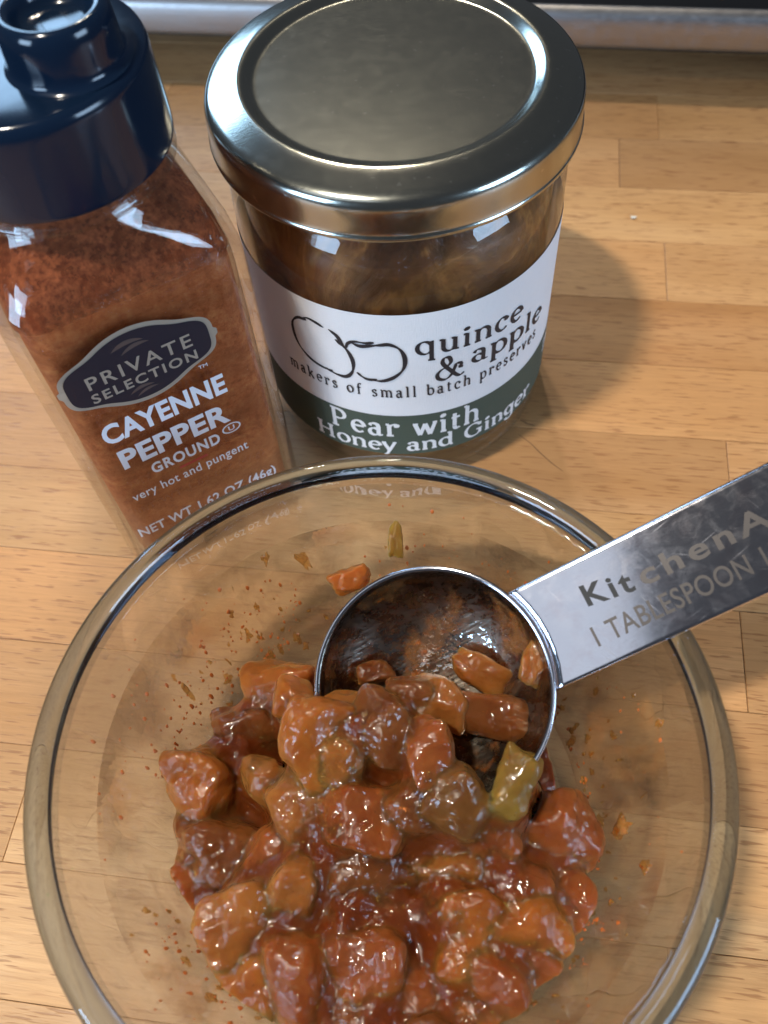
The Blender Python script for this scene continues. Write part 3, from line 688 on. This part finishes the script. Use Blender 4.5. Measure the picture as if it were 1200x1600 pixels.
def chunk(loc, size, rot, tone, seed, label, group, name='pear_chunk', sharp=8, merged=True, rough=.06):
    P, F = chunk_geo(seed, sharp, not merged, rough)
    rm = np.array(Euler(rot).to_matrix()); cm = np.array(Matrix((RR, UU, -fwd)).transposed())
    Q = (P*np.array(size))@rm.T@cm.T
    # keep inside the bowl: push vertices that would pass the glass back in
    Wp = Q+np.array(loc)
    for i in range(len(Wp)):
        x, y, z = Wp[i]
        if z < .0056: z = .0056
        if z < .047:
            rr = math.hypot(x-CX, y-CY); lim = inner_r(z)-.0004
            if rr > lim: x, y = CX+(x-CX)*lim/rr, CY+(y-CY)*lim/rr
        Wp[i] = (x, y, z)
    chunk_meshes.append(Wp)
    if merged: return Wp, F
    o = mesh(name, Wp-np.array(loc), F, JAMM, None, True, loc); paint(o, TONES[tone])
    return tag(o, label, 'pear chunk', group)
GRP = 'pear chunks of the jam in the glass bowl'
GEN = 'glossy brown-orange pear chunk crowded among others in the jam'
PIECES = [
    (-0.0147, 0.0479, 0.0365, 0.0072, 0.0086, 0.0060, 15, 'orange', 9, 'large rough pear lump heaped highest, overlapping the front edge of the spoon'),
    (-0.0232, 0.0639, 0.0230, 0.0075, 0.0045, 0.0050, 5, 'orange', 8, 'flat orange pear piece left of the spoon rim, at the back of the heap'),
    (-0.0302, 0.0565, 0.0200, 0.0060, 0.0050, 0.0050, 20, 'brown', 8, 'brown pear piece between the far left corner cube and the highest lump'),
    (-0.0378, 0.0468, 0.0220, 0.0064, 0.0066, 0.0055, 10, 'orange', 12, 'angular orange pear cube at the far left corner of the jam'),
    (-0.0267, 0.0454, 0.0250, 0.0034, 0.0044, 0.0040, 0, 'amber', 8, 'small amber pear bit wedged left of the highest lump, beside the far left cube'),
    (-0.0191, 0.0391, 0.0290, 0.0060, 0.0062, 0.0050, 30, 'amber', 10, 'pale amber pear wedge just below the highest lump'),
    (-0.0112, 0.0431, 0.0350, 0.0036, 0.0060, 0.0040, -10, 'amber', 7, 'narrow amber pear strip running down the right flank of the highest lump'),
    (-0.0032, 0.0473, 0.0380, 0.0055, 0.0062, 0.0045, -10, 'brown', 8, 'brown pear piece lying against the spoon mouth beside the highest lump'),
    (0.0036, 0.0432, 0.0385, 0.0040, 0.0070, 0.0045, 12, 'red', 8, 'narrow reddish pear piece hanging at the dark gap under the spoon'),
    (-0.0085, 0.0354, 0.0330, 0.0066, 0.0052, 0.0050, -5, 'red', 8, 'reddish pear block in the middle of the heap, right below the highest lump'),
    (0.0069, 0.0359, 0.0360, 0.0054, 0.0060, 0.0045, -35, 'green', 11, 'olive brown pear wedge in front of the dark gap under the spoon'),
    (0.0167, 0.0368, 0.0375, 0.0033, 0.0054, 0.0030, -22, 'yellow', 13, 'yellow-green pear wedge standing at the front edge of the spoon'),
    (0.0240, 0.0314, 0.0220, 0.0076, 0.0082, 0.0060, 20, 'red', 7, 'big red translucent lump at the right end of the jam'),
    (0.0060, 0.0275, 0.0260, 0.0058, 0.0046, 0.0045, 20, 'amber', 10, 'light amber pear piece in the middle right of the heap'),
    (-0.0088, 0.0276, 0.0260, 0.0085, 0.0060, 0.0055, -8, 'brown', 9, 'wide brown pear chunk at the very centre of the jam'),
    (-0.0355, 0.0354, 0.0200, 0.0080, 0.0056, 0.0055, -10, 'brown', 8, 'broad brown pear chunk on the left side, below the far left corner cube'),
    (-0.0404, 0.0298, 0.0180, 0.0046, 0.0060, 0.0050, 10, 'red', 7, 'small red pear piece touching the left wall of the bowl'),
    (-0.0302, 0.0223, 0.0250, 0.0066, 0.0064, 0.0055, 25, 'amber', 11, 'pale peach pear chunk at the lower left of the heap'),
    (-0.0217, 0.0251, 0.0270, 0.0042, 0.0082, 0.0050, -8, 'amber', 9, 'upright amber pear stick left of centre, beside the pale peach chunk'),
    (-0.0294, 0.0125, 0.0220, 0.0072, 0.0076, 0.0060, 15, 'orange', 9, 'orange pear chunk at the lower left, below the pale peach chunk'),
    (-0.0207, 0.0119, 0.0260, 0.0052, 0.0080, 0.0050, 10, 'red', 8, 'long red pear piece at the lower left, right of the orange lower-left chunk'),
    (-0.0099, 0.0142, 0.0250, 0.0080, 0.0064, 0.0055, 0, 'red', 7, 'rounded red pear chunk low in the middle of the heap'),
    (0.0070, 0.0173, 0.0260, 0.0062, 0.0076, 0.0055, -15, 'orange', 8, 'smooth orange lump at the lower right, biggest of that side'),
    (0.0167, 0.0170, 0.0250, 0.0056, 0.0064, 0.0050, 25, 'orange', 8, 'orange pear piece between the smooth orange lump and the right wall'),
    (0.0101, 0.0097, 0.0250, 0.0072, 0.0052, 0.0050, -10, 'red', 8, 'wide red-orange pear piece just below the smooth orange lump'),
    (-0.0084, 0.0522, 0.0360, 0.0044, 0.0038, 0.0036, 20, 'amber', 9, 'amber pear bit on the upper right shoulder of the highest lump'),
    (-0.0191, 0.0568, 0.0320, 0.0042, 0.0036, 0.0036, -15, 'orange', 9, 'orange pear bit on the upper left shoulder of the highest lump'),
    (0.0239, 0.0198, 0.0200, 0.0052, 0.0074, 0.0055, 10, 'red', 7, 'red pear piece at the right wall, under the big red lump'),
    (-0.0008, 0.0170, 0.0220, 0.0050, 0.0060, 0.0050, 0, 'red', 7, 'red pear piece left of the smooth orange lump at the lower right'),
    (-0.0046, 0.0210, 0.0240, 0.0045, 0.0042, 0.0040, 0, 'brown', 7, 'small brown pear piece just above and left of the smooth orange lump'),
    (0.0066, 0.0524, 0.0350, 0.0058, 0.0044, 0.0040, -25, 'amber', 8, 'glossy amber piece reaching up into the spoon bowl'),
    (0.0012, 0.0544, 0.0360, 0.0045, 0.0032, 0.0035, 10, 'brown', 8, 'little brown pear piece lying on the spoon lip behind the highest lump'),
    (-0.0246, 0.0331, 0.0240, 0.0050, 0.0045, 0.0045, 0, 'red', 8, 'red pear piece left of centre, above the upright amber stick'),
    (-0.0168, 0.0321, 0.0250, 0.0050, 0.0045, 0.0045, 30, 'brown', 8, 'brown pear piece left of the wide centre chunk'),
    (-0.0008, 0.0354, 0.0340, 0.0045, 0.0045, 0.0045, 30, 'brown', 8, 'brown pear piece in front of the spoon, between red block and olive wedge'),
    (0.0122, 0.0316, 0.0290, 0.0050, 0.0045, 0.0045, -30, 'red', 8, 'small red pear piece below the yellow-green wedge'),
    (-0.0349, 0.0526, 0.0180, 0.0050, 0.0040, 0.0040, 30, 'red', 8, 'small red pear bit behind the far left corner cube'),
    (-0.0284, 0.0291, 0.0220, 0.0042, 0.0038, 0.0040, -20, 'brown', 8, 'small brown pear bit above the pale peach chunk'),
    (-0.0366, 0.0196, 0.0190, 0.0050, 0.0055, 0.0050, -20, 'orange', 8, 'orange pear piece touching the lower left wall of the bowl'),
    (-0.0131, 0.0207, 0.0250, 0.0054, 0.0042, 0.0040, 25, 'amber', 9, 'amber pear slice lying between the wide centre chunk and the rounded red chunk'),
    (-0.0028, 0.0088, 0.0220, 0.0070, 0.0060, 0.0050, 10, 'red', 7, 'red pear piece at the bottom of the picture, left of the smooth orange lump'),
    (0.0067, 0.0061, 0.0220, 0.0070, 0.0050, 0.0050, 10, 'orange', 7, 'orange pear piece at the bottom of the picture, under the smooth orange lump'),
    (0.0170, 0.0089, 0.0200, 0.0065, 0.0065, 0.0050, -30, 'red', 7, 'red pear piece at the lower right wall, below the smooth orange lump'),
    (-0.0121, 0.0069, 0.0230, 0.0060, 0.0050, 0.0050, 0, 'brown', 8, 'brown pear piece at the bottom of the picture, under the rounded red chunk'),
    (0.0170, 0.0233, 0.0250, 0.0050, 0.0046, 0.0040, 0, 'red', 7, 'red pear piece between the big red lump and the smooth orange lump'),
    (0.0028, 0.0211, 0.0250, 0.0046, 0.0040, 0.0040, 15, 'brown', 8, 'small brown pear piece just above the smooth orange lump'),
    (-0.0260, 0.0020, 0.0200, 0.0080, 0.0070, 0.0060, 10, 'amber', 8, 'amber pear chunk at the near side of the bowl, left part'),
    (-0.0128, -0.0009, 0.0220, 0.0080, 0.0070, 0.0060, 40, 'orange', 8, 'orange pear chunk at the near side of the bowl, left of the middle'),
    (0.0002, -0.0011, 0.0220, 0.0080, 0.0070, 0.0060, -20, 'brown', 8, 'brown pear chunk at the near side of the bowl, right of the middle'),
    (0.0116, 0.0005, 0.0180, 0.0080, 0.0070, 0.0060, 0, 'red', 8, 'red pear chunk at the near side of the bowl, right part'),
    (-0.0373, 0.0084, 0.0150, 0.0060, 0.0060, 0.0050, 0, 'red', 7, 'red pear chunk at the near left wall of the bowl'),
    (0.0143, 0.0579, 0.0340, 0.0060, 0.0034, 0.0026, -30, 'amber', 8, 'orange pear scrap stuck inside the spoon bowl'),
    (0.0230, 0.0565, 0.0410, 0.0024, 0.0046, 0.0020, -12, 'amber', 9, 'small amber pear sliver on the spoon wall next to the handle'),
    (-0.0075, 0.0782, 0.0355, 0.0040, 0.0026, 0.0024, 20, 'orange', 10, 'small orange pear piece on the glass behind the spoon'),
    (0.0015, 0.0822, 0.0420, 0.0016, 0.0034, 0.0012, 0, 'yellow', 10, 'pale yellow pear strip on the glass behind the spoon'),
    (0.0157, 0.0497, 0.0335, 0.0085, 0.0042, 0.0034, -8, 'brown', 7, 'dark brown translucent piece lying across the spoon bowl'),
    (-0.0046, 0.0605, 0.0325, 0.0036, 0.0022, 0.0016, 10, 'brown', 7, 'thin brown smear of pear at the left inside of the spoon'),
]
LOOSE = 6                       # the last six lie in the spoon or on the glass by themselves
geo = []
for i, (x, y, z, a, b, c, rz, tone, sharp, lab) in enumerate(PIECES):
    loose = i >= len(PIECES)-LOOSE; k = 1 if loose else 1.07
    geo.append(chunk((x, y, z), (a*k, b*k, c*k), (random.uniform(-.3, .3), random.uniform(-.3, .3), R(rz)), tone, 11+i*7, lab or GEN, GRP, sharp=sharp, merged=not loose, rough=.06))
NCH = len(PIECES)-LOOSE
# syrup: wet jelly draped over and between the chunks, filling the bowl floor
N = 150; ext = .046
gx = np.linspace(-ext, ext, N); H = np.full((N, N), .0)
for Wp in chunk_meshes[:NCH]:
    ix = np.clip(((Wp[:, 0]-CX+ext)/(2*ext)*(N-1)).round().astype(int), 0, N-1); iy = np.clip(((Wp[:, 1]-CY+ext)/(2*ext)*(N-1)).round().astype(int), 0, N-1)
    np.maximum.at(H, (iy, ix), Wp[:, 2])
def blur(a, k):
    for _ in range(k):
        p = np.pad(a, 1, 'edge'); a = (p[:-2, 1:-1]+p[2:, 1:-1]+p[1:-1, :-2]+p[1:-1, 2:]+p[1:-1, 1:-1]*2)/6
    return a
X, Y = np.meshgrid(gx, gx); RAD = np.hypot(X, Y)
def morph(a, k, f):
    for _ in range(k):
        p = np.pad(a, 1, 'edge'); q = f(f(p[:-2, 1:-1], p[2:, 1:-1]), f(p[1:-1, :-2], p[1:-1, 2:])); a = f(a, q)
    return a
CL = morph(morph(H, 7, np.maximum), 7, np.minimum)
Hb = np.maximum(blur(CL, 4)*.55+blur(H, 12)*.45-.0001, .0110)
# stays below the spoon
sc = Vector((.00489-CX, .05262-CY, .04212))
for j in range(N):
    for i in range(N):
        d = (Vector((X[j, i], Y[j, i], Hb[j, i]))-sc); u, v = d.dot(su), d.dot(sv)
        if u*u+v*v < .0205**2:
            zmax = sc.z + (-(DS+.0006)*math.sqrt(max(0, 1-(u*u+v*v)/.0209**2)) - (X[j, i]-sc.x)*sn.x - (Y[j, i]-sc.y)*sn.y)/sn.z
            if u > -.004 or v > .002: Hb[j, i] = min(Hb[j, i], max(.009, zmax-.0005))
Hb = blur(Hb, 1)
for j in range(N):
    for i in range(N):
        Hb[j, i] += noise.noise(Vector((X[j, i]*420, Y[j, i]*420, 3)))*.0007 + noise.noise(Vector((X[j, i]*190, Y[j, i]*190, 9)))*.0018
idx = -np.ones((N, N), int); vs = []
for j in range(N):
    for i in range(N):
        z = Hb[j, i]; lim = inner_r(z)-.0005
        a = math.atan2(Y[j, i], X[j, i]); edge = lim*(1+.03*noise.noise(Vector((math.cos(a)*3, math.sin(a)*3, 1))) - .02)
        if RAD[j, i] < edge and (H[j, i] > 0 or RAD[j, i] < .033):
            idx[j, i] = len(vs); vs.append((CX+X[j, i], CY+Y[j, i], z))
fs = [(idx[j, i], idx[j, i+1], idx[j+1, i+1], idx[j+1, i]) for j in range(N-1) for i in range(N-1) if min(idx[j, i], idx[j, i+1], idx[j+1, i+1], idx[j+1, i]) >= 0]
# close the syrup into a solid: same outline, pushed to the bowl floor
nb = len(vs); low = [(x, y, max(.0056, z-.006)) for x, y, z in vs]
edges = {}
for f in fs:
    for p, q in zip(f, f[1:]+f[:1]): edges[(p, q)] = 1
side = [(p, p+nb, q+nb, q) for (p, q) in edges if (q, p) not in edges]
allv, allf = list(vs)+low, list(fs)+[tuple(nb+x for x in f[::-1]) for f in fs]+side
from mathutils.kdtree import KDTree
kd = KDTree(sum(len(g[0]) for g in geo[:NCH])+len(vs))
for q, v in enumerate(vs): kd.insert(v, NCH)
for ci, (Wp, F) in enumerate(geo[:NCH]):
    b0 = len(allv); allv += [tuple(p) for p in Wp]; allf += [tuple(b0+x for x in f) for f in F]
    for p in Wp: kd.insert(p, ci)
kd.balance()
tmp = mesh('jam_temp', allv, allf)
m1 = tmp.modifiers.new('r', 'REMESH'); m1.mode = 'VOXEL'; m1.voxel_size = .00044
m2 = tmp.modifiers.new('s', 'SMOOTH'); m2.factor = .5; m2.iterations = 8
me = tmp.evaluated_get(bpy.context.evaluated_depsgraph_get()).to_mesh()
nv_ = len(me.vertices); VC = np.empty(nv_*3); me.vertices.foreach_get('co', VC); VC = VC.reshape(-1, 3)
VN = np.empty(nv_*3); me.vertices.foreach_get('normal', VN); VN = VN.reshape(-1, 3)
PF = [tuple(p.vertices) for p in me.polygons]
tmp.evaluated_get(bpy.context.evaluated_depsgraph_get()).to_mesh_clear(); bpy.data.objects.remove(tmp)
# which chunk owns each vertex of the merged wet skin
own = np.array([kd.find(v)[1] for v in VC])
# colour of the merged skin: each piece's own tone, bleeding a little into its neighbours
CT = np.array([TONES[p[7]] for p in PIECES[:NCH]]+[TONES['syrup']]); CV = CT[own]*np.array([[.92+.16*noise.noise(Vector(v)*150) for v in VC]]).T
E2 = np.array(list({(min(a_, b_), max(a_, b_)) for f in PF for a_, b_ in zip(f, f[1:]+f[:1])}))
deg = np.bincount(E2.ravel(), minlength=nv_)[:, None]
for _ in range(14):
    acc = np.zeros_like(CV); np.add.at(acc, E2[:, 0], CV[E2[:, 1]]); np.add.at(acc, E2[:, 1], CV[E2[:, 0]]); CV = CV*.4+acc/deg*.6
# jelly pits and fibres
DS_ = np.array([.00045*noise.noise(Vector(v)*210)+.00010*noise.noise(Vector(v)*760+Vector((7, 3, 1)))-.00016*abs(noise.noise(Vector(v)*430+Vector((2, 9, 4)))) for v in VC])
VC = VC+VN*DS_[:, None]
nm = bpy.data.meshes.new('n'); nm.from_pydata([tuple(v) for v in VC], [], PF); nm.update(); nm.vertices.foreach_get('normal', NB := np.empty(nv_*3)); VN = NB.reshape(-1, 3); bpy.data.meshes.remove(nm)
fid = [max(set(own[list(f)]), key=list(own[list(f)]).count) for f in PF]
groups = {}
for f, c in zip(PF, fid): groups.setdefault(c, []).append(f)
def cell(name, fl, mat, centre):
    """a closed solid: its share of the wet surface, walls going in to its core"""
    used = sorted({v for f in fl for v in f}); ix = {v: i for i, v in enumerate(used)}
    P = [tuple(VC[v]-centre) for v in used]; NN = [tuple(VN[v]) for v in used]
    F = [tuple(ix[v] for v in f) for f in fl]; ed = {}
    for f in F:
        for p_, q_ in zip(f, f[1:]+f[:1]): ed[(p_, q_)] = 1
    bd = [(p_, q_) for (p_, q_) in ed if (q_, p_) not in ed]; dup = {}
    for e in sorted({e for pr in bd for e in pr}):
        dup[e] = len(P); P.append(tuple(np.array(P[e])-np.array(NN[e])*.0014)); NN.append(NN[e])
    low = np.array([P[d] for d in dup.values()]); core = len(P)
    P.append((low[:, 0].mean()*.6, low[:, 1].mean()*.6, min(low[:, 2].min(), 0)-.0015)); NN.append((0, 0, -1))
    for p_, q_ in bd: F.append((q_, p_, dup[p_], dup[q_])); F.append((dup[q_], dup[p_], core))
    o = mesh(name, P, F, mat, None, True, tuple(centre))
    cols = [CV[v] for v in used]+[CV[used].mean(0)]*(len(P)-len(used))
    paint(o, np.array(cols))
    o.data.normals_split_custom_set_from_vertices(NN)
    return o
spare = []
for ci in range(NCH):
    fl = groups.get(ci, [])
    if len(fl) < 60: spare += fl; continue
    x, y, z, a, b, c, rz, tone, sharp, lab = PIECES[ci]
    cc = VC[sorted({v for f in fl for v in f})].mean(0)*.5+np.array((x, y, z))*.5
    tag(cell('pear_chunk', fl, JAMM, cc), lab or GEN, 'pear chunk', GRP)
sf2 = groups.get(NCH, [])+spare; used = sorted({v for f in sf2 for v in f}); ix = {v: i for i, v in enumerate(used)}
sy = mesh('jam_syrup', [tuple(VC[v]) for v in used], [tuple(ix[v] for v in f) for f in sf2], JAMS, None, True); paint(sy, CV[used])
sy.data.normals_split_custom_set_from_vertices([tuple(VN[v]) for v in used])
sy['kind'] = 'stuff'; tag(sy, 'red-brown wet syrup between the pear chunks in the bowl', 'jam')
# film and spice specks left on the bowl wall by stirring
zs = np.linspace(.012, .0405, 26); n = 160; vs, fs = [], []
for k, z in enumerate(zs):
    for i in range(n):
        a = 2*math.pi*i/n; r = inner_r(z)-.00022; vs.append((CX+r*math.cos(a), CY+r*math.sin(a), z))
        if k: b = (k-1)*n; j = (i+1) % n; fs.append((b+i, b+j, b+n+j, b+n+i))
fm = mesh('jam_film', vs, fs, film_mat('jam_film', .52, .72, (.48, .20, .05), 62, (1, 1, .55), .5, .42), None, True)
fm['kind'] = 'stuff'; tag(fm, 'thin streaky orange jam film smeared inside the glass bowl wall', 'jam smear')
# drops and smears of clear orange jelly on the wall
def drop_mat():
    t = NT('jelly_drop'); v = t.add('NewGeometry').outputs['Position']
    bm_ = t.bump(t.noise(v, 700, 2, .5), .5, .001)
    lw = t.math('POWER', t.add('LayerWeight', Blend=.5, Normal=bm_).outputs['Facing'], 3.0)
    tr = t.add('BsdfTransparent', Color=(.93, .70, .36)).outputs[0]
    df = t.bsdf(Base_Color=(.42, .17, .04), Roughness=.1, Subsurface_Weight=.6, Subsurface_Scale=.002, Normal=bm_)
    gl = t.add('BsdfGlossy', Roughness=.03, Normal=bm_).outputs[0]
    body = t.shmix(t.ramp(t.noise(v, 420, 3), [(.42, .12), (.62, .75)]), tr, df)
    return t.done(t.shmix(t.math('ADD', .06, t.math('MULTIPLY', lw, .5)), body, gl))
cv, cf = [], []
for q in range(300):
    a = random.uniform(0, 2*math.pi); z = .0125+abs(random.gauss(0, .0115))
    if z > .041 or noise.noise(Vector((math.cos(a)*1.6, math.sin(a)*1.6, 5))) < -.22: continue
    big = random.random() < .14
    L_ = random.uniform(.0012, .0026) if big else random.uniform(.0003, .0011); w_ = L_*random.uniform(.18, .8); h_ = w_*random.uniform(.12, .3)
    sl = Vector((math.cos(a)*.42, math.sin(a)*.42, .9)).normalized(); t1 = Vector((-math.sin(a), math.cos(a), 0)); sl = (sl+t1*random.uniform(-.5, .5)).normalized(); nr = t1.cross(sl).normalized()
    if nr.dot(Vector((math.cos(a), math.sin(a), 0))) > 0: nr = -nr
    t2 = nr.cross(sl); c = Vector((CX+(inner_r(z)-.0002)*math.cos(a), CY+(inner_r(z)-.0002)*math.sin(a), z)); b = len(cv); K = 14
    wob = [1+.95*noise.noise(Vector((math.cos(2*math.pi*k/K)*1.6, math.sin(2*math.pi*k/K)*1.6, q*3.1))) for k in range(K)]
    for ring_, (rr, hh) in enumerate(((1, 0), (.86, .62), (.5, .94))):
        for k in range(K):
            an = 2*math.pi*k/K; cv.append(c+sl*math.cos(an)*L_*rr*wob[k]+t2*math.sin(an)*w_*rr*wob[k]+nr*h_*hh)
    cv.append(c+nr*h_)
    for rg in range(2):
        for k in range(K): j = (k+1) % K; cf.append((b+rg*K+k, b+rg*K+j, b+(rg+1)*K+j, b+(rg+1)*K+k))
    for k in range(K): cf.append((b+2*K+k, b+2*K+(k+1) % K, b+3*K))
dr = mesh('jelly_drops', cv, cf, drop_mat(), None, True); dr['kind'] = 'stuff'; tag(dr, 'clear orange drops and smears of jelly on the inside of the glass bowl', 'jam smear')
cv, cf = [], []
for _ in range(1500):
    a = random.uniform(0, 2*math.pi); z = .013+abs(random.gauss(0, .0135)); 
    if noise.noise(Vector((math.cos(a)*2.2, math.sin(a)*2.2, z*60))) < -.05 or z > .044: continue
    r = inner_r(z)-.0003; s = random.choice([.00013, .00018, .00025, .00038])*random.uniform(.7, 1.2)
    c = Vector((CX+r*math.cos(a), CY+r*math.sin(a), z)); nrm = Vector((-math.cos(a), -math.sin(a), .45)).normalized(); t1 = Vector((-math.sin(a), math.cos(a), 0)); t2 = nrm.cross(t1)
    b = len(cv); st_ = random.uniform(.8, 2.0)
    for q in range(6):
        cv.append(c+t1*math.cos(q*1.047)*s*random.uniform(.7, 1.2)+t2*math.sin(q*1.047)*s*st_*random.uniform(.7, 1.2))
    cv.append(c+nrm*s*.8)
    cf += [(b+q, b+(q+1) % 6, b+6) for q in range(6)]
sk = mesh('spice_specks', cv, cf, simple('cayenne_speck', (.48, .115, .018), .45), None, True); sk['kind'] = 'stuff'
tag(sk, 'tiny orange cayenne specks stuck to the inside of the glass bowl', 'spice specks')
# wet film in the spoon
vs, fs = lathe([((RS-.0009)*math.sin(a)**.92, -(DS-.0009)*math.cos(a)**.95) for a in np.linspace(0, 1.45, 24)], 96)
sf_ = mesh('jam_coating', vs, fs, film_mat('spoon_film', .52, .70, (.30, .13, .045), 95, (1, 1, 1), .6, .35), None, True)
sf_.matrix_world = SM; sf_['kind'] = 'stuff'; tag(sf_, 'thin brown jam coating inside the measuring spoon bowl', 'jam smear')
